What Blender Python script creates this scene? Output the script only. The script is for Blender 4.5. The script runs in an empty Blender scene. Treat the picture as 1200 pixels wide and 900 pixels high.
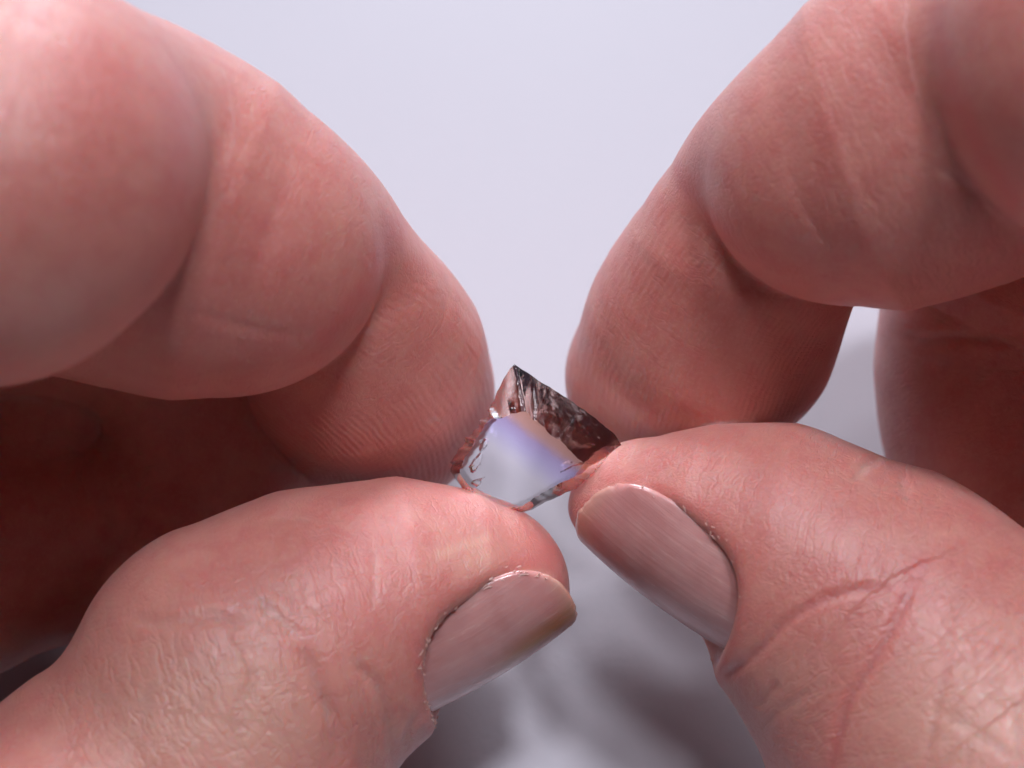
import bpy, bmesh, math, random
import numpy as np
from mathutils import Vector, Matrix

# ------------------------------------------------------------------ frame
# Everything is laid out in millimetres in a frame that is centred on the
# gem: x to the right, y up the picture, z towards the camera.
PITCH = math.radians(60)          # the camera looks down at the table
D = 123.0                         # camera distance from the gem plane, mm
PPM = 15.0                        # photo pixels per mm in the gem plane
H = 30.0                          # height of the frame's origin above the table, mm
RX = np.array([1.0, 0.0, 0.0])
UY = np.array([0.0, math.sin(PITCH), math.cos(PITCH)])
NZ = np.array([0.0, -math.cos(PITCH), math.sin(PITCH)])
ROT = np.stack([RX, UY, NZ])      # rows: frame axes in world
ORG = np.array([0.0, 0.0, H])

def world(p):
    p = np.asarray(p, dtype=np.float64)
    return (p @ ROT + ORG) * 0.001

def P(px, py, z=0.0):
    s = (D - z) / D / PPM
    return np.array([(px - 600.0) * s, -(py - 450.0) * s, z])

def S(r, z=0.0):
    return r * (D - z) / D / PPM

# ------------------------------------------------------------------ camera, light
scene = bpy.context.scene
cam = bpy.data.cameras.new("camera")
camo = bpy.data.objects.new("camera", cam)
scene.collection.objects.link(camo)
camo.matrix_world = Matrix.Translation(Vector(world((0, 0, D)))) @ Matrix(ROT.T.tolist()).to_4x4()
cam.sensor_width = 36.0
cam.lens = 36.0 * D / (1200.0 / PPM)
cam.clip_start = 0.005
cam.clip_end = 20.0
cam.dof.use_dof = True
cam.dof.focus_distance = (D - 2.0) * 0.001
cam.dof.aperture_fstop = cam.lens / 2.3
scene.camera = camo

w = bpy.data.worlds.new("World")
scene.world = w
w.use_nodes = True
bg = w.node_tree.nodes["Background"]
bg.inputs[0].default_value = (0.80, 0.80, 1.0, 1)
bg.inputs[1].default_value = 0.02

def lamp(name, loc, target, size, power, col):
    l = bpy.data.lights.new(name, 'AREA')
    l.shape = 'DISK'
    l.size = size
    l.energy = power
    l.color = col
    o = bpy.data.objects.new(name, l)
    scene.collection.objects.link(o)
    o.location = loc
    o.rotation_euler = (Vector(target) - Vector(loc)).to_track_quat('-Z', 'Y').to_euler()
    return o

def polar_lamp(name, elevation, azimuth, size, power, col):
    """a lamp .68 m from the crystal; azimuth 90 is straight behind the hands"""
    e, a = math.radians(elevation), math.radians(azimuth)
    R = .68
    return lamp(name, (R * math.cos(e) * math.cos(a), R * math.cos(e) * math.sin(a), R * math.sin(e) + .02),
                (0, 0, .02), size, power, col)

polar_lamp("overhead_lamp", 76, 32, .09, 1.90, (.98, .965, 1.06))  # unseen overhead lamps, angle and power set to light thumbs and table
polar_lamp("overhead_lamp", 87, 90, .09, .90, (.98, .965, 1.06))
polar_lamp("high_rear_fill", 60, 120, .10, 1.20, (.98, .97, 1.06))  # lamps added high behind the hands to lighten the shaded table
polar_lamp("high_rear_fill", 58, 70, .10, .42, (.98, .97, 1.06))
polar_lamp("low_rear_fill", 25, 90, .24, 2.9, (.93, .96, 1.07))  # no real window: added low behind the hands to lift the table shadow
polar_lamp("front_fill", 30, -90, .30, .04, (1.0, .97, .96))  # weak fill added on the viewer's side

scene.view_settings.view_transform = 'Standard'
scene.view_settings.look = 'None'
scene.view_settings.exposure = 0.0
scene.view_settings.gamma = 1.0
scene.view_settings.use_curve_mapping = False
cy = scene.cycles
cy.use_denoising = True
cy.denoiser = 'OPENIMAGEDENOISE'
cy.max_bounces = 12
cy.diffuse_bounces = 4
cy.glossy_bounces = 6
cy.transmission_bounces = 12
cy.transparent_max_bounces = 12
cy.caustics_reflective = True
cy.caustics_refractive = True
cy.blur_glossy = 0.3
cy.sample_clamp_indirect = 8.0
cy.use_adaptive_sampling = True
cy.adaptive_threshold = 0.035

# ------------------------------------------------------------------ node helpers
class NT:
    def __init__(self, name):
        self.m = bpy.data.materials.new(name)
        self.m.use_nodes = True
        self.t = self.m.node_tree
        self.t.nodes.clear()
    def n(self, kind, **kw):
        nd = self.t.nodes.new(kind)
        for k, v in kw.items():
            setattr(nd, k, v)
        return nd
    def set(self, sock, v):
        if isinstance(v, bpy.types.NodeSocket):
            self.t.links.new(v, sock)
        elif v is not None:
            sock.default_value = v
    def math(self, op, a, b=None, c=None, clamp=False):
        nd = self.n('ShaderNodeMath', operation=op, use_clamp=clamp)
        self.set(nd.inputs[0], a)
        if b is not None: self.set(nd.inputs[1], b)
        if c is not None: self.set(nd.inputs[2], c)
        return nd.outputs[0]
    def mix(self, f, a, b, mode='MIX'):
        nd = self.n('ShaderNodeMix', data_type='RGBA', blend_type=mode)
        self.set(nd.inputs[0], f)
        self.set(nd.inputs[6], a if not isinstance(a, tuple) else (*a[:3], 1))
        self.set(nd.inputs[7], b if not isinstance(b, tuple) else (*b[:3], 1))
        return nd.outputs[2]
    def noise(self, vec, scale, detail=3, rough=.5, dist=0):
        nd = self.n('ShaderNodeTexNoise')
        self.set(nd.inputs['Vector'], vec)
        nd.inputs['Scale'].default_value = scale
        nd.inputs['Detail'].default_value = detail
        nd.inputs['Roughness'].default_value = rough
        nd.inputs['Distortion'].default_value = dist
        return nd.outputs[0]
    def voro(self, vec, scale, feature='DISTANCE_TO_EDGE', rnd=1.0):
        nd = self.n('ShaderNodeTexVoronoi', feature=feature)
        self.set(nd.inputs['Vector'], vec)
        nd.inputs['Scale'].default_value = scale
        nd.inputs['Randomness'].default_value = rnd
        return nd.outputs['Distance']
    def ramp(self, f, lo, hi, a=0.0, b=1.0):
        nd = self.n('ShaderNodeMapRange', interpolation_type='SMOOTHSTEP')
        self.set(nd.inputs[0], f)
        for i, v in zip((1, 2, 3, 4), (lo, hi, a, b)):
            nd.inputs[i].default_value = v
        return nd.outputs[0]
    def mapv(self, vec, scale, rot=(0, 0, 0)):
        nd = self.n('ShaderNodeMapping')
        self.set(nd.inputs[0], vec)
        nd.inputs['Scale'].default_value = scale
        nd.inputs['Rotation'].default_value = rot
        return nd.outputs[0]
    def attr(self, name):
        return self.n('ShaderNodeAttribute', attribute_name=name)
    def bump(self, h, dist, strength=1.0, normal=None):
        nd = self.n('ShaderNodeBump')
        nd.inputs['Strength'].default_value = strength
        nd.inputs['Distance'].default_value = dist
        self.set(nd.inputs['Height'], h)
        if normal is not None: self.set(nd.inputs['Normal'], normal)
        return nd.outputs[0]
    def out(self, surf, vol=None):
        o = self.n('ShaderNodeOutputMaterial')
        self.t.links.new(surf, o.inputs[0])
        if vol: self.t.links.new(vol, o.inputs[1])
        return self.m

MM = 1000.0     # texture coordinates in mm: object coordinates are metres

def mm_coords(t):
    tc = t.n('ShaderNodeTexCoord')
    return t.mapv(tc.outputs['Object'], (MM, MM, MM))

def skin_material():
    t = NT("skin")
    co = mm_coords(t)
    tone = t.attr("tone").outputs['Color']
    sep = t.n('ShaderNodeSeparateColor')
    t.t.links.new(tone, sep.inputs[0])
    red, pale, dry = sep.outputs          # skin colouring by place; pale and dry also carry painted light
    ridge = t.attr("ridge").outputs['Fac']
    pad = t.attr("pad").outputs['Fac']
    big = t.noise(co, .12, 4, .6)
    med = t.noise(co, .5, 5, .65)
    fine = t.noise(co, 3.0, 4, .6)
    c = t.mix(t.ramp(big, .25, .75), (.62, .255, .22), (.68, .325, .275))
    c = t.mix(t.math('MULTIPLY', t.ramp(med, .40, .72), .6), c, (.60, .195, .175))
    c = t.mix(t.math('MULTIPLY', t.ramp(fine, .45, .75), .30), c, (.76, .44, .39))
    c = t.mix(t.math('MULTIPLY', red, .75), c, (.64, .19, .18))
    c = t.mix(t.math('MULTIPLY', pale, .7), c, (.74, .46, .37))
    c = t.mix(t.math('MULTIPLY', dry, .8), c, (.78, .60, .53))
    # skin relief: fine lattice of lines across the finger, deeper wrinkles at
    # the joints, pores, papillary ridges on the pads
    limb = t.attr("limb").outputs['Vector']
    wr = t.attr("wrinkle").outputs['Fac']
    warp = t.n('ShaderNodeVectorMath', operation='MULTIPLY_ADD')
    wn = t.n('ShaderNodeTexNoise'); t.set(wn.inputs['Vector'], co); wn.inputs['Scale'].default_value = .6
    wn.inputs['Detail'].default_value = 3
    t.t.links.new(wn.outputs['Color'], warp.inputs[0]); warp.inputs[1].default_value = (1.4, 1.4, 1.4)
    t.t.links.new(limb, warp.inputs[2])
    cow = warp.outputs[0]
    cells = t.ramp(t.voro(t.mapv(cow, (2.3, 1.1, 1.1)), 1.0), 0.0, .2)
    cells2 = t.ramp(t.voro(t.mapv(cow, (1.6, 3.4, 3.4)), 1.0), 0.0, .25)
    def folds(scale, sharp):
        nz = t.noise(t.mapv(cow, scale), 1.0, 3, .6)
        return t.ramp(t.math('ABSOLUTE', t.math('SUBTRACT', nz, .5)), 0.0, sharp)
    w1 = folds((.75, .10, .10), .045)
    w2 = folds((.16, .55, .55), .03)
    w3 = folds((1.6, .22, .22), .05)
    inv = t.math('SUBTRACT', 1.0, pad, clamp=True)
    fade = t.math('MULTIPLY', inv, t.ramp(t.noise(co, .25, 2), .3, .7, .35, 1.0))
    h = t.math('MULTIPLY', cells, t.math('MULTIPLY', fade, .030))
    h = t.math('MULTIPLY_ADD', cells2, t.math('MULTIPLY', fade, .022), h)
    h = t.math('MULTIPLY_ADD', w1, t.math('MULTIPLY_ADD', wr, .10, .035), h)
    h = t.math('MULTIPLY_ADD', w2, t.math('MULTIPLY_ADD', wr, .07, .02), h)
    h = t.math('MULTIPLY_ADD', w3, t.math('MULTIPLY', wr, .05), h)
    h = t.math('MULTIPLY_ADD', fine, .05, h)
    h = t.math('MULTIPLY_ADD', med, .12, h)
    wob = t.math('MULTIPLY_ADD', t.noise(co, .30, 2), .9, ridge)
    wave = t.math('SINE', t.math('MULTIPLY', wob, 2 * math.pi / .47))
    wave = t.math('MULTIPLY', wave, t.math('MULTIPLY', pad, t.ramp(t.noise(co, .8, 3), .35, .6, .25, 1.0)))
    h = t.math('MULTIPLY_ADD', wave, .045, h)
    nb = t.bump(h, .001, .46)
    b = t.n('ShaderNodeBsdfPrincipled')
    t.set(b.inputs['Base Color'], c)
    rough = t.ramp(fine, .3, .75, .40, .58)
    t.set(b.inputs['Roughness'], rough)
    b.inputs['IOR'].default_value = 1.45
    b.inputs['Coat Weight'].default_value = .30
    b.inputs['Coat Roughness'].default_value = .48
    t.set(b.inputs['Coat Normal'], nb)
    b.inputs['Specular IOR Level'].default_value = .85
    b.inputs['Subsurface Weight'].default_value = 1.0
    b.inputs['Subsurface Radius'].default_value = (1.0, .34, .22)
    b.inputs['Subsurface Scale'].default_value = .0016
    b.inputs['Subsurface Anisotropy'].default_value = .6
    t.set(b.inputs['Normal'], nb)
    return t.out(b.outputs[0])

def nail_material():
    t = NT("nail")
    uv = t.attr("nailuv").outputs['Vector']
    sp = t.n('ShaderNodeSeparateXYZ')
    t.t.links.new(uv, sp.inputs[0])
    u, v, stain = sp.outputs
    co = mm_coords(t)
    cmb = t.n('ShaderNodeCombineXYZ')
    t.t.links.new(v, cmb.inputs[0])
    lines = t.noise(t.mapv(cmb.outputs[0], (1, 1, 1)), 26, 4, .7)
    cmb2 = t.n('ShaderNodeCombineXYZ')
    t.t.links.new(t.math('MULTIPLY', u, .12), cmb2.inputs[1])
    t.t.links.new(v, cmb2.inputs[0])
    streak = t.noise(cmb2.outputs[0], 14, 4, .7)
    c = t.mix(t.ramp(t.noise(co, .25, 3), .3, .7), (.56, .265, .25), (.64, .34, .32))
    c = t.mix(t.math('MULTIPLY', t.ramp(streak, .45, .8), .6), c, (.74, .48, .44))
    st = t.math('MULTIPLY', stain, t.ramp(streak, .15, .5))
    c = t.mix(st, c, (.48, .20, .06))
    tip = t.ramp(u, .86, 1.0)
    c = t.mix(t.math('MULTIPLY', tip, .5), c, (.62, .47, .34))
    h = t.math('ADD', t.math('MULTIPLY', lines, .09), t.math('MULTIPLY', streak, .05))
    h = t.math('MULTIPLY_ADD', t.noise(co, 1.2, 3), .03, h)
    b = t.n('ShaderNodeBsdfPrincipled')
    t.set(b.inputs['Base Color'], c)
    t.set(b.inputs['Roughness'], t.ramp(streak, .3, .7, .17, .28))
    b.inputs['IOR'].default_value = 1.5
    b.inputs['Subsurface Weight'].default_value = .8
    b.inputs['Subsurface Radius'].default_value = (1.0, .5, .4)
    b.inputs['Subsurface Scale'].default_value = .0007
    b.inputs['Coat Weight'].default_value = .5
    b.inputs['Coat Roughness'].default_value = .12
    t.set(b.inputs['Normal'], t.bump(h, .001, .5))
    return t.out(b.outputs[0])

def flake_material():
    t = NT("dry_skin")
    co = mm_coords(t)
    b = t.n('ShaderNodeBsdfPrincipled')
    c = t.mix(t.noise(co, 2, 3), (.76, .47, .40), (.72, .36, .31))
    t.set(b.inputs['Base Color'], c)
    b.inputs['Roughness'].default_value = .6
    b.inputs['Subsurface Weight'].default_value = .5
    b.inputs['Subsurface Radius'].default_value = (1, .6, .5)
    b.inputs['Subsurface Scale'].default_value = .0004
    return t.out(b.outputs[0])

def table_material():
    t = NT("white_paper")
    co = mm_coords(t)
    n1 = t.noise(co, .02, 4)
    n2 = t.noise(co, 1.2, 4, .7)
    c = t.mix(n1, (.485, .478, .525), (.505, .498, .545))
    b = t.n('ShaderNodeBsdfPrincipled')
    t.set(b.inputs['Base Color'], c)
    b.inputs['Roughness'].default_value = .55
    t.set(b.inputs['Normal'], t.bump(n2, .001, .06))
    return t.out(b.outputs[0])

# ------------------------------------------------------------------ implicit flesh
def smin(a, b, k):
    h = np.maximum(k - np.abs(a - b), 0.0) / k
    return np.minimum(a, b) - h * h * k * 0.25

def smax(a, b, k):
    return -smin(-a, -b, k)

def kvar(c, direction, lo, hi, span):
    """blend width that grows from lo on the palm side of a joint to hi on its back"""
    c = np.asarray(c, dtype=np.float32)
    d = np.asarray(direction, dtype=np.float32); d = d / np.linalg.norm(d)
    def f(p):
        return (lo + (hi - lo) * sstep((p - c) @ d, -span, span)).astype(np.float32)
    return f

class Flesh:
    """Body of a hand: chains of tapered round limbs, blended where they grow together."""
    def __init__(self):
        self.prims = []      # (a, b, ra, rb, group)
        self.kin = []
        self.kout = []
        self.cuts = []       # callables d(p), k, bounding centre, radius
    def group(self, nodes, kin=3.0, kout=1.0):
        """nodes: list of (point mm, radius mm)"""
        g = len(self.kin)
        self.kin.append(kin); self.kout.append(kout)
        if len(nodes) == 1:
            p, r = nodes[0]
            self.prims.append((p, p + np.array([0, 0, 1e-3]), r, r, g))
        for (a, ra), (b, rb) in zip(nodes[:-1], nodes[1:]):
            self.prims.append((np.asarray(a, float), np.asarray(b, float), ra, rb, g))
        return g
    def dprim(self, i, p):
        a, b, ra, rb, g = self.prims[i]
        ab = (b - a).astype(np.float32)
        l2 = float(ab @ ab)
        q = p - a.astype(np.float32)
        t = np.clip(q @ ab / l2, 0, 1)
        q -= t[:, None] * ab
        return np.sqrt(np.einsum('ij,ij->i', q, q)) - (ra + (rb - ra) * t).astype(np.float32)
    def sdf(self, p, act, cuts):
        out = None
        gd = {}
        for i in act:
            g = self.prims[i][4]
            d = self.dprim(i, p)
            gd[g] = d if g not in gd else smin(gd[g], d, self.kin[g])
        for g in sorted(gd):
            if out is None:
                out = gd[g]
            else:
                k = self.kout[g]
                out = smin(out, gd[g], k(p) if callable(k) else k)
        for j in cuts:
            f, k, c, r = self.cuts[j]
            out = smax(out, -f(p), k)
        return out
    def mesh(self, vox):
        n = 20
        size = n * vox
        lo = np.min([np.minimum(a - ra, b - rb) for a, b, ra, rb, g in self.prims], axis=0) - 3
        hi = np.max([np.maximum(a + ra, b + rb) for a, b, ra, rb, g in self.prims], axis=0) + 3
        nb = np.ceil((hi - lo) / size).astype(int)
        ii = np.stack(np.meshgrid(*[np.arange(k) for k in nb], indexing='ij'), -1).reshape(-1, 3)
        cen = (lo + (ii + .5) * size).astype(np.float32)
        dall = np.stack([self.dprim(i, cen) for i in range(len(self.prims))])
        dmin = dall.min(0)
        half = size * math.sqrt(3) / 2
        sel = np.where(np.abs(dmin) < half * 1.25 + 5.0)[0]
        dims = nb * n + 2
        gx = np.arange(n + 2)
        off = np.stack(np.meshgrid(gx, gx, gx, indexing='ij'), -1)
        keys, verts, quads, gids = [], [], [], []
        M1, M0 = int(dims[2]), int(dims[1]) * int(dims[2])
        for s in sel:
            act = np.where(dall[:, s] < max(dmin[s], 0) + 2.3 * half + 6.0)[0]
            c = cen[s]
            cuts = [j for j, (f, k, cc, r) in enumerate(self.cuts) if np.linalg.norm(c - cc) < r + half]
            base = ii[s] * n
            pts = (lo + (off.reshape(-1, 3) + base) * vox).astype(np.float32)
            d = self.sdf(pts, act, cuts).reshape(n + 2, n + 2, n + 2)
            if d.min() > 0 or d.max() < 0:
                continue
            # cells owned: 0..n-1 in each axis  (cell i spans corner i..i+1)
            ins = d < 0
            m = n
            def sub(a, i, j, k): return a[i:i + m, j:j + m, k:k + m]
            cnt = sum(sub(ins, i, j, k).astype(np.int8) for i in (0, 1) for j in (0, 1) for k in (0, 1))
            act_c = (cnt > 0) & (cnt < 8)
            idx = np.argwhere(act_c)
            if len(idx):
                acc = np.zeros((len(idx), 3)); num = np.zeros(len(idx))
                corners = [(i, j, k) for i in (0, 1) for j in (0, 1) for k in (0, 1)]
                for e0 in corners:
                    for ax in range(3):
                        if e0[ax]: continue
                        e1 = list(e0); e1[ax] = 1
                        da = d[idx[:, 0] + e0[0], idx[:, 1] + e0[1], idx[:, 2] + e0[2]]
                        db = d[idx[:, 0] + e1[0], idx[:, 1] + e1[1], idx[:, 2] + e1[2]]
                        cr = (da < 0) != (db < 0)
                        t = np.where(cr, da / np.where(cr, da - db, 1), 0)
                        pt = np.array(e0, float) + t[:, None] * (np.array(e1) - np.array(e0))
                        acc += pt * cr[:, None]; num += cr
                vp = lo + (idx + base + acc / num[:, None]) * vox
                # pull on to the exact surface
                vp = vp.astype(np.float32)
                for it in range(2):
                    e = 0.12
                    d0 = self.sdf(vp, act, cuts)
                    g = np.stack([self.sdf(vp + np.eye(3, dtype=np.float32)[a] * e, act, cuts) - d0 for a in range(3)], -1) / e
                    gn = np.maximum((g * g).sum(1), .09)
                    step = np.clip(d0 / gn, -vox * .7, vox * .7)
                    vp = vp - g * step[:, None]
                gl = idx + base
                keys.append(gl[:, 0] * M0 + gl[:, 1] * M1 + gl[:, 2])
                verts.append(vp)
            # edges owned: lower corner in 0..n-1, needs all four cells around it
            for ax in range(3):
                o = [0, 0, 0]; o[ax] = 1
                a0 = ins[1:m + 1, 1:m + 1, 1:m + 1]
                s1 = [slice(1 + o[q], m + 1 + o[q]) for q in range(3)]
                a1 = ins[s1[0], s1[1], s1[2]]
                ch = np.argwhere(a0 != a1)
                if not len(ch): continue
                flip = a0[ch[:, 0], ch[:, 1], ch[:, 2]]
                g = ch + 1 + base
                u, v = [(1, 2), (2, 0), (0, 1)][ax]
                st = (M0, M1, 1)
                k0 = g[:, 0] * M0 + g[:, 1] * M1 + g[:, 2]
                q = np.stack([k0 - st[u] - st[v], k0 - st[v], k0, k0 - st[u]], -1)
                q[~flip] = q[~flip][:, ::-1]
                quads.append(q)
        keys = np.concatenate(keys); verts = np.concatenate(verts); quads = np.concatenate(quads)
        order = np.argsort(keys)
        ks = keys[order]
        pos = np.searchsorted(ks, quads)
        pos = np.clip(pos, 0, len(ks) - 1)
        ok = (ks[pos] == quads).all(1)
        faces = order[pos[ok]]
        return verts.astype(np.float64), faces

def vnormals(v, f):
    fn = np.cross(v[f[:, 2]] - v[f[:, 0]], v[f[:, 3]] - v[f[:, 1]])
    n = np.zeros_like(v)
    for k in range(4):
        for a in range(3):
            n[:, a] += np.bincount(f[:, k], fn[:, a], len(v))
    return n / np.maximum(np.linalg.norm(n, axis=1, keepdims=True), 1e-12)

def project(v):
    s = D / (D - v[:, 2]) * PPM
    return np.stack([600 + v[:, 0] * s, 450 - v[:, 1] * s], -1)

def polydist(q, pts):
    """distance to a polyline and the parameter 0..1 along it"""
    pts = np.asarray(pts, float)
    seg = np.linalg.norm(np.diff(pts, axis=0), axis=1)
    cum = np.concatenate([[0], np.cumsum(seg)]); tot = cum[-1]
    best = np.full(len(q), 1e9); par = np.zeros(len(q))
    for i in range(len(seg)):
        ab = pts[i + 1] - pts[i]
        t = np.clip(((q - pts[i]) @ ab) / (ab @ ab), 0, 1)
        d = np.linalg.norm(q - pts[i] - t[:, None] * ab, axis=1)
        b = d < best
        best[b] = d[b]; par[b] = (cum[i] + t[b] * seg[i]) / tot
    return best, par

def smooth_line(pts, n=8):
    pts = np.asarray(pts, float)
    if len(pts) < 3: return pts
    out = []
    for i in range(len(pts) - 1):
        p0 = pts[max(i - 1, 0)]; p1 = pts[i]; p2 = pts[i + 1]; p3 = pts[min(i + 2, len(pts) - 1)]
        for t in np.linspace(0, 1, n, endpoint=False):
            out.append(.5 * ((2 * p1) + (-p0 + p2) * t + (2 * p0 - 5 * p1 + 4 * p2 - p3) * t * t + (-p0 + 3 * p1 - 3 * p2 + p3) * t ** 3))
    out.append(pts[-1])
    return np.array(out)

def sstep(x, a, b):
    t = np.clip((x - a) / (b - a), 0, 1)
    return t * t * (3 - 2 * t)

# ------------------------------------------------------------------ nails
NAIL_P = 2.7

class Nail:
    """A nail plate: c = middle of the plate, a = towards the tip, n = outwards."""
    def __init__(self, c, a, n, length, width, R, Rl=60.0):
        self.c = np.asarray(c, float)
        a = np.asarray(a, float); a = a / np.linalg.norm(a)
        n = np.asarray(n, float); n = n - a * (n @ a); n = n / np.linalg.norm(n)
        self.a, self.n, self.s = a, n, np.cross(n, a)
        self.L, self.W, self.R, self.Rl = length, width, R, Rl
    def surf(self, u, v, h=0.0):
        """u in mm along, v in mm of arc across"""
        th = v / self.R
        r = self.R + h
        z = r * np.cos(th) - self.R - u * u / (2 * self.Rl)
        return self.c + u[..., None] * self.a + (r * np.sin(th))[..., None] * self.s + z[..., None] * self.n
    def local(self, p):
        q = p - self.c.astype(np.float32)
        u = q @ self.a.astype(np.float32); y = q @ self.s.astype(np.float32); z = q @ self.n.astype(np.float32)
        z = z + u * u / (2 * self.Rl)
        th = np.arctan2(y, z + self.R)
        r = np.hypot(y, z + self.R)
        return u, th * self.R, r - self.R
    def outline(self, u, v):
        """<0 inside the plate; rounded-rectangle outline with a domed tip"""
        hl, hw = self.L / 2, self.W / 2
        r = (np.abs(u / hl) ** NAIL_P + np.abs(v / hw) ** NAIL_P + 1e-9) ** (1 / NAIL_P)
        return (r - 1) * min(hl, hw)
    def cutter(self):
        def f(p):
            u, v, h = self.local(p)
            o = self.outline(u, v)
            # open in front of the tip so that the flesh ends behind the free edge
            o = np.minimum(o, np.maximum(self.L * .30 - u, np.abs(v) - self.W * .36))
            o = np.maximum(o, np.abs(v) - self.W * .62)
            lift = np.where(u > self.L * .5, 0.0, 0.0)
            return np.maximum(o, -(h + .14 + lift))
        return f

def build_mesh(name, verts, faces, mat, origin, parent=None, smooth=True):
    me = bpy.data.meshes.new(name)
    vw = world(verts) - np.asarray(origin)
    nv, nf = len(vw), len(faces)
    faces = np.asarray(faces)
    if faces.ndim == 2:
        k = faces.shape[1]
        me.vertices.add(nv); me.loops.add(nf * k); me.polygons.add(nf)
        me.vertices.foreach_set("co", vw.astype(np.float32).ravel())
        me.loops.foreach_set("vertex_index", faces.astype(np.int32).ravel())
        me.polygons.foreach_set("loop_start", np.arange(0, nf * k, k, dtype=np.int32))
        me.polygons.foreach_set("loop_total", np.full(nf, k, dtype=np.int32))
        me.update(calc_edges=True)
        me.validate()
    if smooth:
        me.polygons.foreach_set("use_smooth", np.ones(len(me.polygons), dtype=bool))
    me.materials.append(mat)
    o = bpy.data.objects.new(name, me)
    scene.collection.objects.link(o)
    if parent is None:
        o.location = origin
    else:
        o.parent = parent
    return o

def add_attr(o, name, kind, data):
    at = o.data.attributes.new(name, kind, 'POINT')
    key = {'FLOAT': 'value', 'FLOAT_VECTOR': 'vector', 'FLOAT_COLOR': 'color'}[kind]
    at.data.foreach_set(key, np.asarray(data, dtype=np.float32).ravel())

def nail_mesh(nl, mat, origin, parent, stain=None, name="thumbnail", seed=0):
    rng = np.random.default_rng(seed)
    nu, nv = 60, 56
    U, V = np.meshgrid(np.linspace(-1, 1, nu), np.linspace(-1, 1, nv), indexing='ij')
    # square to rounded outline
    hl, hw = nl.L / 2, nl.W / 2
    p = NAIL_P
    k = (np.abs(U) ** p + np.abs(V) ** p) ** (1 / p) / np.maximum(np.maximum(np.abs(U), np.abs(V)), 1e-6)
    u = U / k * hl * 1.04
    v = V / k * hw * 1.06
    rag = np.interp(V, np.linspace(-1, 1, 24), rng.normal(0, .05, 24))
    u = u + rag * (U > .9)
    edge = np.maximum(np.abs(U), np.abs(V))
    top = nl.surf(u, v, .10 - .05 * sstep(edge, .95, 1.0) - .16 * sstep(edge, .95, 1.0) * (U > .8))
    bot = nl.surf(u, v, -.24 + 0 * u)
    vt = np.concatenate([top.reshape(-1, 3), bot.reshape(-1, 3)])
    ix = np.arange(nu * nv).reshape(nu, nv)
    q = np.stack([ix[:-1, :-1], ix[1:, :-1], ix[1:, 1:], ix[:-1, 1:]], -1).reshape(-1, 4)
    N = nu * nv
    qb = q[:, ::-1] + N
    ring = np.concatenate([ix[0, :], ix[1:, -1], ix[-1, -2::-1], ix[-2:0:-1, 0]])
    r2 = np.roll(ring, -1)
    qs = np.stack([ring, r2, r2 + N, ring + N], -1)
    o = build_mesh(name, vt, np.concatenate([q, qb, qs]), mat, origin, parent)
    st = np.zeros_like(u)
    if stain is not None:
        st = stain(u / hl, v / hw)
    d = np.stack([(u / nl.L + .5), v / nl.W, st], -1).reshape(-1, 3)
    add_attr(o, "nailuv", 'FLOAT_VECTOR', np.concatenate([d, d]))
    return o

def mm(*p): return np.array(p, float)
def N(px, py, z, r): return (P(px, py, z), S(r, z))

def skin_flakes(nl, side, mat, origin, parent, count, seed, fl):
    """thin peeling bits of dry skin along the fold of a nail"""
    rng = np.random.default_rng(seed)
    V, F = [], []
    hl, hw = nl.L / 2, nl.W / 2
    for i in range(count):
        # from near the tip on the visible side, back and round the root
        t = rng.uniform(0.22, 1.25) * math.pi
        if rng.random() < .35: t = rng.choice([.35, .55, .70, .85, .95, 1.05]) * math.pi + rng.normal(0, .12)
        cu, sv = math.cos(t), math.sin(t)
        e = 2 / NAIL_P
        u = hl * math.copysign(abs(cu) ** e, cu); v = side * hw * math.copysign(abs(sv) ** e, sv)
        g = 1.0 + abs(rng.normal(.02, .035))
        u *= g; v *= g
        hs = np.linspace(-.1, 2.2, 60)
        cand = nl.surf(np.full(60, u), np.full(60, v), hs).astype(np.float32)
        near = [i for i in range(len(fl.prims)) if fl.dprim(i, nl.c[None].astype(np.float32))[0] < 20]
        sd = fl.sdf(cand, near, list(range(len(fl.cuts))))
        ok = np.where(sd > .0)[0]
        hh = hs[ok[0]] if len(ok) else .2
        c = nl.surf(np.array(u), np.array(v), max(hh, .08) + rng.uniform(.0, .08))
        nrm = c - (nl.c - nl.n * nl.R + nl.a * u); nrm /= np.linalg.norm(nrm)
        # along the outline
        t2 = t + .02
        cu, sv = math.cos(t2), math.sin(t2)
        d = nl.surf(np.array(hl * math.copysign(abs(cu) ** e, cu)), np.array(side * hw * math.copysign(abs(sv) ** e, sv)), .2) - nl.surf(np.array(u / g), np.array(v / g), .2)
        d /= np.linalg.norm(d) + 1e-9
        d = d + rng.normal(0, .35, 3); d /= np.linalg.norm(d)
        s = np.cross(nrm, d); s /= np.linalg.norm(s)
        nrm = nrm + s * rng.normal(0, .25) + d * rng.normal(0, .15)
        L = rng.gamma(2.5, .06) + .05; Wd = rng.uniform(.03, .09)
        m = 6
        b0 = len(V)
        for k in range(m):
            f = k / (m - 1) * 2 - 1
            wd = Wd * (1 - .8 * f * f) * rng.uniform(.6, 1.3)
            lift = .06 * f * f * rng.uniform(.3, 1.6)
            q = c + d * f * L + nrm * lift + s * rng.normal(0, .03)
            V += [q + s * wd, q - s * wd, q + s * wd - nrm * .05, q - s * wd - nrm * .05]
        for k in range(m - 1):
            a0 = b0 + 4 * k; a1 = a0 + 4
            F += [(a0, a0 + 1, a1 + 1, a1), (a0 + 2, a1 + 2, a1 + 3, a0 + 3), (a0, a1, a1 + 2, a0 + 2), (a0 + 1, a0 + 3, a1 + 3, a1 + 1)]
    o = build_mesh("dry_skin", np.array(V), np.array(F), mat, origin, parent)
    o["kind"] = "stuff"
    return o
VOX = 0.34

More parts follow.
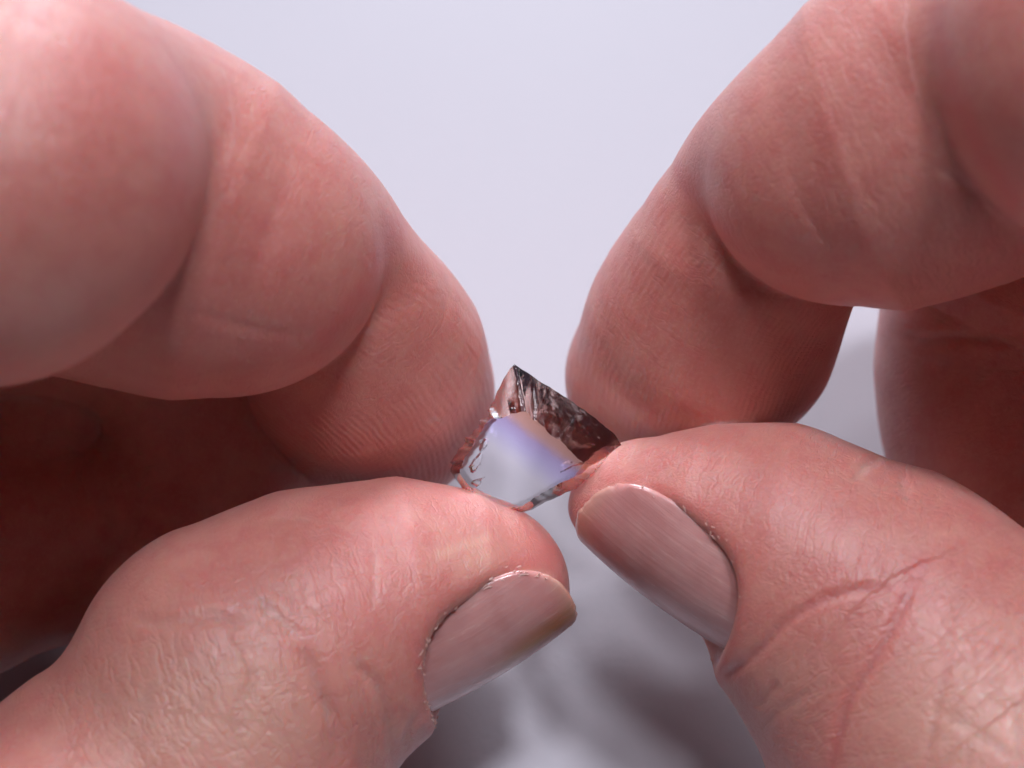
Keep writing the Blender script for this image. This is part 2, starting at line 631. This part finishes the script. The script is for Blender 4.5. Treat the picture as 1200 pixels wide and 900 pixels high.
# ------------------------------------------------------------------ materials
SKIN = skin_material()
NAIL = nail_material()
FLAKE = flake_material()

# ------------------------------------------------------------------ table
def table():
    bm = bmesh.new()
    bmesh.ops.create_grid(bm, x_segments=1, y_segments=1, size=1.5)
    me = bpy.data.meshes.new("table_surface")
    bm.to_mesh(me); bm.free()
    o = bpy.data.objects.new("table_surface", me)
    me.materials.append(table_material())
    scene.collection.objects.link(o)
    o["kind"] = "structure"
table()

def crease(v, n, q, front, pts, width, depth, rim=0.08, taper=True, zr=None):
    """press a skin line into the flesh along a traced line, with slightly raised sides"""
    line = smooth_line(pts)
    lo = line.min(0) - width * 4; hi = line.max(0) + width * 4
    m = front & (q[:, 0] > lo[0]) & (q[:, 0] < hi[0]) & (q[:, 1] > lo[1]) & (q[:, 1] < hi[1])
    if zr is not None:
        m &= (v[:, 2] > zr[0]) & (v[:, 2] < zr[1])
    ix = np.where(m)[0]
    d, t = polydist(q[ix], line)
    amp = depth * (np.minimum(1, np.minimum(t, 1 - t) * 5 + .05) if taper else 1)
    x = d / width
    prof = -np.exp(-x * x) + rim * np.exp(-((x - 1.9) / .9) ** 2)
    v[ix] += n[ix] * (amp * prof)[:, None]

def finish_hand(name, fl, nails, creases, tonespots, pads, wrinkles, label, group, origin_mm):
    v, f = fl.mesh(VOX)
    n = vnormals(v, f)
    view = mm(0, 0, D) - v
    view /= np.linalg.norm(view, axis=1, keepdims=True)
    front = (n * view).sum(1) > 0.05
    q = project(v)
    for c in creases:
        crease(v, n, q, front, **c)
    tone = np.zeros((len(v), 4)); tone[:, 3] = 1
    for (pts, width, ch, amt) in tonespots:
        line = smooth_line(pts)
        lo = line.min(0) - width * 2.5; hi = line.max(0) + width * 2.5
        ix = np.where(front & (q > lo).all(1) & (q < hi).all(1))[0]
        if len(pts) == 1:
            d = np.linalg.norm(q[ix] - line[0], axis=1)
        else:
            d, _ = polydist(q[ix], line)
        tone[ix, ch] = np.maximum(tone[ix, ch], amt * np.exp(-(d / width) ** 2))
    for nl in nails:
        near = np.where(np.linalg.norm(v - nl.c, axis=1) < nl.L * 1.3)[0]
        u_, v_, h_ = nl.local(v[near])
        o_ = nl.outline(u_, v_)
        rim = np.exp(-((o_ - .5) / .7) ** 2) * (u_ < nl.L * .55)
        tone[near, 0] = np.maximum(tone[near, 0], .45 * rim)
        tone[near, 1] = np.maximum(tone[near, 1], .5 * np.exp(-((o_ - .15) / .22) ** 2) * (u_ < nl.L * .5))
    ridge = np.zeros(len(v)); pad = np.zeros(len(v))
    for (c, stretch, rad, amt, grp) in pads:
        dv = (v - c)
        r = np.linalg.norm(dv * stretch, axis=1)
        dg = np.min([fl.dprim(i, v.astype(np.float32)) for i in range(len(fl.prims)) if fl.prims[i][4] == grp], axis=0)
        m = amt * (1 - sstep(dg, .5, 1.2)) * (1 - sstep(np.linalg.norm(dv, axis=1), rad * .8, rad))
        up = m > pad
        ridge[up] = r[up]; pad[up] = m[up]
    # every group of limbs has its own axis: lines of the skin follow it
    v32 = v.astype(np.float32)
    best = np.full(len(v), 1e9, dtype=np.float32); own = np.zeros(len(v), dtype=int)
    for i, (a_, b_, ra, rb, g_) in enumerate(fl.prims):
        d_ = fl.dprim(i, v32); m = d_ < best
        best[m] = d_[m]; own[m] = g_
    limb = np.zeros((len(v), 3))
    for g_ in set(own):
        ax_ = sum((b_ - a_ for a_, b_, ra, rb, gg in fl.prims if gg == g_), mm(0, 0, 0)); ax_ /= np.linalg.norm(ax_)
        s_ = np.cross(ax_, mm(.3, .2, 1)); s_ /= np.linalg.norm(s_)
        m = own == g_
        limb[m] = np.stack([v[m] @ ax_, v[m] @ s_, v[m] @ np.cross(ax_, s_)], -1)
    wrk = np.zeros(len(v))
    for (pts, width, amt) in wrinkles:
        d, _ = polydist(q, np.array(pts, float))
        wrk = np.maximum(wrk, amt * np.exp(-(d / width) ** 2) * front)
    org = world(origin_mm)
    o = build_mesh(name, v, f, SKIN, org)
    add_attr(o, "limb", 'FLOAT_VECTOR', limb)
    add_attr(o, "wrinkle", 'FLOAT', wrk)
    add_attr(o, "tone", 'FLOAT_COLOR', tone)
    add_attr(o, "ridge", 'FLOAT', ridge)
    add_attr(o, "pad", 'FLOAT', pad)
    o["label"] = label
    o["category"] = "hand"
    o["group"] = group
    print(name, len(v), len(f))
    return o, org

def unit(*a):
    a = np.array(a, float)
    return a / np.linalg.norm(a)

# ================================================================== left hand
def left_hand():
    fl = Flesh()
    wrist = mm(-126, -57, 29)
    imcp = mm(-72, -4, 14)
    mmcp, rmcp, pmcp = mm(-82, 4, -6), mm(-90, 11, -13), mm(-98, 14, -20)
    # palm
    fl.group([(wrist, 21), (mm(-100, -30, 14), 16), (imcp, 13)], 10, 1)
    fl.group([(wrist, 20), (mm(-108, -26, 4), 14), (mmcp, 12.5)], 8, 9)
    fl.group([(wrist, 20), (mm(-114, -24, 2), 13), (rmcp, 11.5)], 8, 9)
    fl.group([(wrist, 19), (mm(-120, -26, 0), 12), (pmcp, 10)], 8, 9)
    fl.group([(wrist, 22), (mm(-158, -105, 58), 24), (mm(-190, -153, 86), 28)], 10, 9)
    # thumb
    fl.group([(mm(-100, -55, 24), 17), (mm(-70, -55, 20), 16.5), P_(-40, 1150, 12, 247), P_(125, 1010, 6, 192)], 8, 6)
    fl.group([P_(178, 958, 5, 214), P_(250, 900, 5, 196)], 6, 3)
    fl.group([P_(268, 802, 4, 183), P_(300, 790, 3.6, 180), P_(385, 738, 2, 160), P_(482, 700, .8, 130),
              P_(555, 690, 0, 97), P_(578, 690, -.3, 82)], 3, 2.4)
    # index finger
    fl.group([(imcp, 12.8), (mm(-56, 8, 20), 12), P_(-20, 235, 24, 200), P_(15, 205, 24, 202)], 4, 5)
    fl.group([P_(130, 238, 7, 208), P_(195, 260, 6.5, 190), P_(262, 284, 7.0, 168), P_(302, 298, 6.5, 138)], 4,
             kvar(P(205, 105, 16), (.3, .95, .0), .6, 9.0, 5))
    fl.group([P_(55, 155, 20, 152), P_(135, 196, 12, 140)], 5, 6.0)
    gi = fl.group([P_(366, 298, -1.0, 102), P_(400, 364, -3, 114), P_(426, 418, -7.5, 133), P_(448, 460, -13, 132)], 3,
                  kvar(P(432, 310, 4), (.62, .78, -.2), .5, 6.0, 4))
    # middle, ring and little finger, curled behind
    fl.group([(mmcp, 12), (mm(-62, 10, -7), 11), (mm(-46, 12, -8), 10)], 4, 4)
    fl.group([(mm(-45, 10, -9), 10), (mm(-31, 6, -13), 9.2)], 3, .8)
    fl.group([(mm(-30, 4, -13.5), 8.8), (mm(-25, -4, -16.5), 9), (mm(-27, -14, -14), 8)], 3, .8)
    fl.group([(mm(-74, -22, 4), 14), (mm(-52, -15, -9), 10.5), (mm(-35, -13, -14.5), 8.5)], 5, 3)
    fl.group([(mm(-72, 3, 3), 11), (mm(-47, 6, -1), 8.5)], 5, 4)  # unseen flesh added to block lamp light from the hollow behind
    fl.group([(rmcp, 11), (mm(-56, 6, -16.5), 9.5)], 4, 4)
    fl.group([(mm(-56, 6, -16.5), 9.5), (mm(-42, -3, -16), 8.6)], 3, .8)
    fl.group([(mm(-42, -4, -16), 8.4), (mm(-46, -17, -9.5), 7.8)], 3, .8)
    fl.group([(pmcp, 9.5), (mm(-68, 6, -21), 8)], 4, 4)
    fl.group([(mm(-68, 6, -21), 8), (mm(-58, -2, -20), 7.2)], 3, .8)
    fl.group([(mm(-58, -3, -20), 7), (mm(-60, -14, -13.5), 6.5)], 3, .8)

    ax = unit(.86, .50, -.20)
    nn = unit(.44, -.76, .47)
    nl = Nail(P(546, 690, .55) + nn * 7.0, ax, nn, 13.2, 15.0, 7.0, 50)
    fl.cuts.append((nl.cutter(), 1.2, nl.c, 11))

    creases = [
                dict(pts=[(215, 362), (262, 376), (310, 388), (352, 392)], width=6, depth=0.12),
        dict(pts=[(262, 455), (330, 448), (400, 420)], width=5, depth=0.06),
        # thumb knuckle folds
        dict(pts=[(140, 722), (200, 728), (250, 722), (300, 738)], width=8, depth=0.22),
        dict(pts=[(300, 700), (330, 728), (360, 752)], width=6, depth=0.19),
        dict(pts=[(352, 750), (372, 800), (392, 850), (402, 905)], width=11, depth=0.34),
        dict(pts=[(408, 772), (440, 800), (458, 850), (462, 905)], width=7, depth=0.28),
        dict(pts=[(380, 812), (386, 838), (384, 846)], width=5, depth=0.13),
        dict(pts=[(180, 800), (165, 845), (150, 900)], width=9, depth=0.11),
        dict(pts=[(240, 800), (228, 850), (224, 900)], width=8, depth=0.10),
        dict(pts=[(300, 780), (282, 840), (280, 900)], width=9, depth=0.11),
        dict(pts=[(436, 630), (440, 680), (436, 715)], width=5, depth=0.06),
        dict(pts=[(290, 612), (360, 606), (420, 612)], width=5, depth=0.05),
        dict(pts=[(500, 828), (480, 856), (470, 895)], width=5, depth=0.14),
        dict(pts=[(498, 850), (488, 880), (484, 905)], width=5, depth=0.11),
    ]
    tones = [
        ([(205, 90), (212, 170), (204, 240)], 22, 0, .7),
        ([(120, 110)], 90, 0, .45),
        ([(462, 262), (430, 336), (380, 395)], 14, 0, .8),
        ([(300, 270)], 50, 0, .35),
        ([(520, 520)], 80, 0, .4),
        ([(352, 750), (372, 800), (392, 850), (402, 905)], 26, 0, .6),
        ([(440, 640), (420, 700)], 60, 0, .35),
        ([(645, 650)], 22, 0, .9),
        ([(436, 630), (441, 670), (438, 712)], 3, 2, 0.20),
        ([(300, 700), (335, 728), (352, 748)], 4, 2, 0.20),  # highlight on the thumb, painted as a whitish streak
        ([(248, 716), (300, 706), (330, 708)], 3, 2, 0.16),
        ([(318, 606), (372, 610), (410, 620)], 3, 2, 0.14),
        ([(410, 776), (430, 772)], 3, 2, 0.24),
        ([(384, 828), (384, 842)], 3, 2, 0.24),
        ([(515, 650), (545, 640), (570, 632)], 8, 1, .9),
        ([(560, 655)], 26, 1, .7),
        ([(200, 840), (300, 840)], 110, 1, 1.0),  # strong light low on the thumb, painted in as paler skin
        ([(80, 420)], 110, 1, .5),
    ]
    pads = [(P(320, 570, -6), mm(1.0, .8, .8), 32.0, 1.0, gi)]
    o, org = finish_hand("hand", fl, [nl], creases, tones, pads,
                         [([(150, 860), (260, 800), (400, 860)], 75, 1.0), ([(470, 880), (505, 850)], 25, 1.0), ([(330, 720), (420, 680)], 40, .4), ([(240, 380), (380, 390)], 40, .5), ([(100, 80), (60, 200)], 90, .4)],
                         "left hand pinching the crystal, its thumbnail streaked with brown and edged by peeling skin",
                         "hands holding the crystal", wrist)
    stain = lambda u, v: np.exp(-((v - .12) / .17) ** 2) * sstep(u, -.35, .45) * .95
    nail_mesh(nl, NAIL, org, o, stain)
    skin_flakes(nl, 1, FLAKE, org, o, 48, 5, fl)
    return o, nl, org

def P_(px, py, z, r): return (P(px, py, z), S(r, z))

# ================================================================== right hand
def right_hand():
    fl = Flesh()
    wrist = mm(128, -59, 31)
    imcp = mm(82, 0, 16)
    mmcp, rmcp, pmcp = mm(90, 6, -4), mm(97, 13, -11), mm(104, 16, -19)
    fl.group([(wrist, 21), (mm(108, -30, 15), 16), (imcp, 13)], 10, 1)
    fl.group([(wrist, 20), (mm(114, -26, 5), 14), (mmcp, 12.5)], 8, 9)
    fl.group([(wrist, 20), (mm(120, -24, 2), 13), (rmcp, 11.5)], 8, 9)
    fl.group([(wrist, 19), (mm(125, -26, 0), 12), (pmcp, 10)], 8, 9)
    fl.group([(wrist, 22), (mm(160, -107, 60), 24), (mm(192, -155, 88), 28)], 10, 9)
    # thumb
    fl.group([(mm(104, -57, 26), 17), (mm(78, -55, 21), 17), P_(1300, 1060, 11, 262), P_(1160, 900, 5, 232)], 8, 6)
    fl.group([P_(1150, 885, 5, 222), P_(1086, 802, 4.5, 206)], 6, 4)
    fl.group([P_(1040, 720, 3, 172), P_(985, 702, 2.8, 164), P_(898, 640, 1.2, 137), P_(815, 618, 0, 106),
              P_(750, 602, -1.6, 73), P_(742, 598, -1.9, 66)], 3, 2.5)
    # index finger
    fl.group([(imcp, 12.8), (mm(66, 12, 22), 12), P_(1330, 75, 22, 205), P_(1296, 50, 22, 203)], 4, 5)
    fl.group([P_(1190, 105, 10, 200), P_(1090, 148, 9.5, 188), P_(1006, 190, 8.0, 160), P_(960, 206, 7, 124)], 4,
             kvar(P(1110, 60, 18), (-.5, .85, 0), .8, 4.0, 5))
    gi = fl.group([P_(898, 220, -.5, 101), P_(876, 296, -3, 126), P_(834, 382, -8.5, 139), P_(776, 442, -13.5, 114)], 3,
                  kvar(P(830, 232, 4), (-.72, .68, -.2), .5, 6.0, 4))
    # middle finger, seen behind between index and thumb; ring and little finger
    fl.group([(mmcp, 12), (mm(72, 11, -9), 11), (mm(50, 8, -12), 10.4)], 4, 4)
    fl.group([P_(1190, 335, -13, 160), P_(1172, 370, -14, 138)], 3, .8)
    fl.group([P_(1170, 420, -15.5, 142), P_(1190, 490, -16, 146), P_(1225, 580, -13.5, 132)], 3, .8)
    fl.group([(rmcp, 11), (mm(68, 8, -17.5), 9.2)], 4, 4)
    fl.group([(mm(68, 8, -17.5), 9.2), (mm(58, -4, -17), 8.6)], 3, .8)
    fl.group([(mm(58, -5, -17), 8.4), (mm(62, -17, -9.5), 7.8)], 3, .8)
    fl.group([(pmcp, 9.5), (mm(80, 8, -22), 8)], 4, 4)
    fl.group([(mm(80, 8, -22), 8), (mm(70, -2, -20), 7.2)], 3, .8)
    fl.group([(mm(70, -3, -20), 7), (mm(73, -14, -13.5), 6.5)], 3, .8)

    ax = unit(-.80, .58, -.33)
    nn = unit(-.52, -.72, .46)
    nl = Nail(P(810, 608, .55) + nn * 7.0, ax, nn, 14.6, 15.2, 7.0, 50)
    fl.cuts.append((nl.cutter(), 1.2, nl.c, 11.5))

    creases = [
        dict(pts=[(1095, 190), (1120, 210), (1160, 238)], width=5, depth=0.14),
        dict(pts=[(920, 190), (936, 235), (960, 272), (985, 290)], width=5, depth=0.08),
        dict(pts=[(1040, 388), (1080, 398), (1130, 396), (1205, 404)], width=6, depth=0.31),
        # thumb folds
        dict(pts=[(845, 800), (890, 762), (930, 722), (990, 694), (1052, 688)], width=6, depth=0.22),
        dict(pts=[(1080, 660), (1055, 715), (1020, 780), (990, 830), (974, 905)], width=6, depth=0.28),
        dict(pts=[(1112, 770), (1098, 830), (1084, 905)], width=5, depth=0.15),
        dict(pts=[(1004, 556), (1014, 542), (1024, 540)], width=5, depth=0.37, taper=False),
        dict(pts=[(1056, 556), (1062, 580)], width=5, depth=0.20, taper=False),
        dict(pts=[(1095, 830), (1150, 862), (1200, 900)], width=6, depth=0.12),
        dict(pts=[(888, 832), (902, 810), (914, 800)], width=5, depth=0.17),
        dict(pts=[(846, 792), (870, 778)], width=5, depth=0.17),
        dict(pts=[(1190, 820), (1194, 900)], width=5, depth=0.12),
        dict(pts=[(960, 800), (905, 842), (890, 870)], width=5, depth=0.12),
    ]
    tones = [
        ([(1096, 12), (1110, 80), (1140, 160), (1190, 235)], 12, 0, .7),
        ([(797, 200), (815, 238), (850, 275)], 10, 0, .6),
        ([(1080, 660), (1055, 715), (1020, 780), (990, 830), (974, 905)], 9, 0, .9),
        ([(845, 800), (890, 762), (930, 722), (990, 694), (1052, 688)], 7, 0, .6),
        ([(1112, 770), (1098, 830), (1084, 905)], 7, 0, .7),
        ([(1100, 850), (1170, 850)], 90, 1, .9),  # paler skin painted where the lower thumb is brightly lit
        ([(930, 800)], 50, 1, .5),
        ([(830, 610)], 20, 0, .3),
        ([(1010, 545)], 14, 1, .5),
        ([(1008, 560), (1016, 544)], 4, 2, 0.24),
        ([(1058, 558), (1062, 576)], 3, 2, 0.20),
        ([(735, 575), (770, 560), (800, 540)], 5, 2, 0.12),
        ([(690, 578), (740, 578), (775, 590)], 5, 2, 0.20),
        ([(1040, 800), (1060, 815), (1085, 822)], 3, 2, 0.12),
        ([(1120, 835), (1160, 862), (1200, 890)], 5, 2, 0.14),
    ]
    pads = [(P(1120, 520, -6), mm(1.0, .9, .6), 36.0, .9, gi)]
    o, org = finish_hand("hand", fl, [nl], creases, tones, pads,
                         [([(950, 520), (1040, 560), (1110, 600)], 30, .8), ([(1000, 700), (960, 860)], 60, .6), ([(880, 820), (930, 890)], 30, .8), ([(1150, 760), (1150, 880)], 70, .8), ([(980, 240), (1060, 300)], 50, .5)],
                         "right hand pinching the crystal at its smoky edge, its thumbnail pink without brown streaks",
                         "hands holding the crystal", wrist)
    nail_mesh(nl, NAIL, org, o, None, seed=3)
    skin_flakes(nl, -1, FLAKE, org, o, 12, 8, fl)
    return o, nl, org

LH = left_hand()
RH = right_hand()

# ================================================================== crystal
def gem_material():
    t = NT("bicolour_quartz")
    co = mm_coords(t)
    zone = t.attr("zone").outputs['Fac']      # mm in from the smoky growth face
    rough = t.attr("rough").outputs['Fac']
    zn = t.math('MULTIPLY_ADD', t.math('SUBTRACT', t.noise(co, .5, 3), .5), .8, zone)
    r = t.n('ShaderNodeValToRGB')
    t.t.links.new(t.math('DIVIDE', zn, 12.0, clamp=True), r.inputs[0])
    cr = r.color_ramp
    cr.elements[0].position = 0.0; cr.elements[0].color = (.075, .040, .050, 1)
    cr.elements[1].position = 1.0; cr.elements[1].color = (1.0, 1.0, .985, 1)
    for pos, col in ((.085, (.12, .06, .065)), (.135, (.50, .25, .17)), (.20, (.74, .40, .30)), (.285, (.80, .48, .42)),  # copper and peach stops paint the inner reflection beside the smoky rim
                     (.32, (.62, .50, .78)), (.40, (.73, .68, .97)), (.53, (.97, .96, 1.0))):
        e = cr.elements.new(pos); e.color = (*col, 1)
    ridg = t.noise(t.mapv(co, (1.2, 1.2, 1.2)), 1.4, 5, .65, .8)
    fine = t.noise(co, .35, 2)
    h = t.math('MULTIPLY', ridg, t.math('MULTIPLY', rough, .07))
    h = t.math('MULTIPLY_ADD', fine, .02, h)
    g = t.n('ShaderNodeBsdfPrincipled')
    t.set(g.inputs['Base Color'], r.outputs[0])
    g.inputs['Transmission Weight'].default_value = 1.0
    t.set(g.inputs['Roughness'], t.math('MULTIPLY_ADD', t.math('MULTIPLY', rough, rough), .045, .015))
    g.inputs['IOR'].default_value = 1.545
    t.set(g.inputs['Normal'], t.bump(h, .001, .45))
    return t.out(g.outputs[0])

def catmull_loop(pts, n):
    pts = np.asarray(pts, float)
    seg = np.linalg.norm(np.roll(pts, -1, 0) - pts, axis=1)
    cum = np.concatenate([[0], np.cumsum(seg)])
    s = np.linspace(0, cum[-1], n, endpoint=False)
    closed = np.concatenate([pts, pts[:1]])
    return np.stack([np.interp(s, cum, closed[:, k]) for k in range(pts.shape[1])], -1)

def gem():
    rng = np.random.default_rng(11)
    # paired corners: outer girdle (px, py, z), window edge on the front, back face
    T = [  # outer               window              back
        ((603, 427, 0.0), (617, 482, 2.0), (606, 444, -3.4)),
        ((633, 447, 0.3), (630, 494, 2.4), (634, 458, -3.8)),
        ((664, 466, 0.5), (648, 509, 2.6), (662, 478, -4.0)),
        ((694, 487, 0.6), (664, 524, 2.6), (690, 498, -4.0)),
        ((720, 509, 0.5), (678, 538, 2.5), (710, 518, -3.8)),
        ((731, 526, 0.2), (690, 547, 2.3), (716, 530, -3.4)),
        ((727, 545, 0.0), (684, 554, 2.2), (708, 543, -3.2)),
        ((712, 562, -.2), (674, 559, 2.2), (694, 554, -3.0)),
        ((680, 570, .6), (656, 566, 2.2), (668, 562, -3.0)),
        ((652, 583, .8), (634, 579, 2.2), (644, 573, -3.0)),
        ((623, 597, .8), (612, 593, 2.1), (619, 588, -3.0)),
        ((592, 606, .7), (590, 601, 1.9), (592, 597, -2.8)),
        ((566, 591, .6), (568, 588, 2.0), (570, 585, -2.8)),
        ((546, 581, .5), (549, 575, 2.1), (554, 571, -2.8)),
        ((528, 552, -.4), (537, 550, 2.2), (540, 551, -3.0)),
        ((530, 538, -.4), (543, 536, 2.3), (542, 538, -3.2)),
        ((551, 510, -.3), (558, 513, 2.4), (559, 514, -3.4)),
        ((574, 484, -.2), (574, 491, 2.4), (578, 490, -3.4)),
        ((583, 457, -.1), (594, 486, 2.2), (588, 464, -3.4)),
        ((594, 438, 0.0), (606, 484, 2.1), (598, 448, -3.4)),
    ]
    nl = 150
    ZO = -0.6           # the stone sits a little behind the frame's origin
    # resample the loops by the same pairs so that rows stay opposite each other
    def paired(k):
        pts = np.array([P(r[k][0], r[k][1], r[k][2] + ZO) for r in T])
        ref = np.array([P(r[0][0], r[0][1], r[0][2] + ZO) for r in T])
        seg = np.linalg.norm(np.roll(ref, -1, 0) - ref, axis=1)
        cum = np.concatenate([[0], np.cumsum(seg)])
        s = np.linspace(0, cum[-1], nl, endpoint=False)
        cl = np.concatenate([pts, pts[:1]])
        return np.stack([np.interp(s, cum, cl[:, q]) for q in range(3)], -1), np.interp(s, cum, np.arange(len(T) + 1))
    O, par = paired(0); W, _ = paired(1); B, _ = paired(2)
    def flatten(L, tilt):
        A = np.c_[L[:, :2], np.ones(len(L))]
        co_, *_ = np.linalg.lstsq(A, L[:, 2], rcond=None)
        L[:, 2] = A @ co_ + (L[:, :2] - L[:, :2].mean(0)) @ np.array(tilt)
        return L
    W = flatten(W, (0, 0)); B = flatten(B, (-.02, -.09))
    # chipped edges of the window
    jit = np.convolve(np.tile(rng.normal(0, .05, nl), 3), [.2, .6, .2], 'same')[nl:2 * nl]
    chip = np.zeros(nl)
    for k in range(9):
        c0 = rng.integers(nl); wd_ = rng.integers(2, 6)
        dd = np.minimum(np.abs(np.arange(nl) - c0), nl - np.abs(np.arange(nl) - c0))
        chip = np.maximum(chip, rng.uniform(.08, .28) * np.clip(1 - (dd / wd_) ** 2, 0, 1))
    inw = W.mean(0) - W; inw /= np.linalg.norm(inw, axis=1, keepdims=True)
    W = W + inw * (jit + chip)[:, None]
    outj = np.convolve(np.tile(rng.normal(0, .05, nl), 3), [.25, .5, .25], 'same')[nl:2 * nl]
    O = O - (O.mean(0) - O) / np.linalg.norm(O.mean(0) - O, axis=1, keepdims=True) * outj[:, None]
    cW, cB = W.mean(0), B.mean(0)
    rows = []; rough = []
    nw = 14
    for i in range(nw):                      # front window, from the middle outwards
        f = (i + 1) / nw
        rows.append(cW + (W - cW) * f); rough.append(np.full(nl, .0 + .25 * (f > .97)))
    nr = 7
    ang = rng.normal(size=(40, 6))
    def rid(p, freq):
        v = 0
        for k in range(10):
            d = ang[k, :3] / np.linalg.norm(ang[k, :3])
            v = v + np.abs(np.sin((p @ d) * freq * (1 + .35 * ang[k, 3]) + ang[k, 4] * 3))
        return v / 10 - .62
    cen = (O.mean(0))
    def side(Aq, Bq, bulge, skip_last=False):
        for i in range(1, nr + 1):
            f = i / nr
            p = Aq + (Bq - Aq) * f
            out = p - cen; out /= np.linalg.norm(out, axis=1, keepdims=True)
            e = math.sin(math.pi * f)
            amp = .38 * e + .12 * (1 if i == nr else 0)
            calm = np.where((par > 7.5) & (par < 14), .35, 1.0)
            ribs = ((par > 14.4) & (par < 17.4))
            rb = np.sin(par * 2 * math.pi * 2.1 + f * 1.2 + 1.4 * np.sin(par * 3.1)) * .38 * (.6 + .4 * np.sin(par * 5.3)) * ribs * (.35 + e)
            disp = bulge * e + amp * calm * rid(p, 1.5) * (~ribs + .4 * ribs) + rb + (.03 * e * calm) * rng.normal(size=nl)
            rows.append(p + out * disp[:, None])
            rough.append(np.where((par > 7.5) & (par < 14), .55, np.where((par > 14) & (par < 17.6), 2.2, 1.0)))
    side(W, O, .10)
    side(O, B, .15)
    for i in range(1, nw):
        f = 1 - i / nw
        rows.append(cB + (B - cB) * f); rough.append(np.full(nl, .1))
    V = np.concatenate(rows + [cW[None], cB[None]])
    RO = np.concatenate(rough + [[0.0], [.1]])
    R = len(rows)
    ix = np.arange(R * nl).reshape(R, nl)
    nx = np.roll(ix, -1, 1)
    q = np.stack([ix[:-1], ix[1:], nx[1:], nx[:-1]], -1).reshape(-1, 4)
    # close the two middles with quads of two steps
    c0, c1 = R * nl, R * nl + 1
    a = np.arange(0, nl, 2)
    top = np.stack([np.full(len(a), c0), ix[0][a], ix[0][(a + 1) % nl], ix[0][(a + 2) % nl]], -1)
    bot = np.stack([np.full(len(a), c1), ix[-1][(a + 2) % nl], ix[-1][(a + 1) % nl], ix[-1][a]], -1)
    F = np.concatenate([q, top, bot])
    org = world(cen)
    o = build_mesh("crystal", V, F, gem_material(), org)
    # sharp arrises round the window, the girdle and the back
    me = o.data
    row = np.full(len(V), -1); row[:R * nl] = np.repeat(np.arange(R), nl)
    ev = np.zeros(len(me.edges) * 2, dtype=np.int32); me.edges.foreach_get("vertices", ev); ev = ev.reshape(-1, 2)
    hard = np.isin(row[ev[:, 0]], (nw - 1, nw - 1 + nr, nw - 1 + 2 * nr)) & (row[ev[:, 0]] == row[ev[:, 1]])
    # and the breaks between the ribs of the left edge and along the fracture steps
    pe = np.tile(par, R)
    step = (row[ev] >= nw - 1).all(1) & (row[ev] <= nw - 1 + 2 * nr).all(1) & (row[ev[:, 0]] != row[ev[:, 1]])
    on_ribs = (pe[np.minimum(ev[:, 0], R * nl - 1)] > 14.2) & (pe[np.minimum(ev[:, 0], R * nl - 1)] < 17.6)
    cut = step & (rng.random(len(ev)) < np.where(on_ribs, .6, .14))
    at = me.attributes.new("sharp_edge", 'BOOLEAN', 'EDGE')
    at.data.foreach_set("value", hard | cut)
    e0, e1 = P(603, 427, ZO), P(731, 526, ZO)
    dn = (e1 - e0)[:2]; dn /= np.linalg.norm(dn)
    nrm = np.array([-dn[1], dn[0]])
    if nrm @ (cen[:2] - e0[:2]) < 0: nrm = -nrm
    add_attr(o, "zone", 'FLOAT', (V[:, :2] - e0[:2]) @ nrm + .12 * (V[:, 2] - ZO))
    add_attr(o, "rough", 'FLOAT', RO)
    o["label"] = "clear broken crystal with a violet band and smoky brown edge, held between the fingertips"
    o["category"] = "crystal"
    # cracks inside: thin voids, brighter than the stone around them
    cm = NT("inner_crack")
    gb = cm.n('ShaderNodeBsdfGlass'); gb.inputs['IOR'].default_value = 1 / 1.18; gb.inputs['Roughness'].default_value = .03
    cmat = cm.out(gb.outputs[0])
    for (px, py, z, ang_, ln, wd, tilt) in [(652, 482, .2, -38, 2.6, .55, (.3, .5)), (684, 508, .2, -40, 2.8, .5, (.2, .7)), (668, 500, -.8, -36, 3.0, .4, (-.2, .5)),
                                           (556, 545, -.2, 62, 1.6, .45, (.2, .8)), (566, 524, -.3, 58, 1.3, .35, (-.3, .9)), (604, 479, -.2, 12, 1.9, .4, (.2, 1.1)), (668, 548, -.2, 20, 1.8, .4, (.1, .8)), (560, 566, -.2, 40, 1.2, .3, (.3, .7))]:
        c = P(px, py, z + ZO); ca = math.radians(ang_)
        du = mm(math.cos(ca), math.sin(ca), tilt[0]); du /= np.linalg.norm(du)
        dv = mm(-math.sin(ca), math.cos(ca), tilt[1]); dv -= du * (dv @ du); dv /= np.linalg.norm(dv)
        dw = np.cross(du, dv)
        k = 22; th = np.linspace(0, 2 * math.pi, k, endpoint=False)
        rad = 1 + .25 * np.sin(3 * th + px) + rng.normal(0, .10, k)
        vs = [c + dw * .05, c - dw * .05]
        for f in (.5, 1.0):
            ring = c + (np.cos(th) * rad * ln / 2 * f)[:, None] * du + (np.sin(th) * rad * wd * f)[:, None] * dv + dw * (.18 * f * np.sin(2 * th + py))[:, None]
            if f < 1: vs += list(ring + dw * .04) + list(ring - dw * .04)
            else: vs += list(ring)
        fs = []
        for i in range(0, k, 2):
            j, l = (i + 1) % k, (i + 2) % k
            fs += [(0, 2 + i, 2 + j, 2 + l), (1, 2 + k + l, 2 + k + j, 2 + k + i)]
        for i in range(k):
            j = (i + 1) % k
            fs += [(2 + i, 2 + 2 * k + i, 2 + 2 * k + j, 2 + j), (2 + k + j, 2 + 2 * k + j, 2 + 2 * k + i, 2 + k + i)]
        build_mesh("crack", np.array(vs), np.array(fs), cmat, org, o)
    return o
gem()
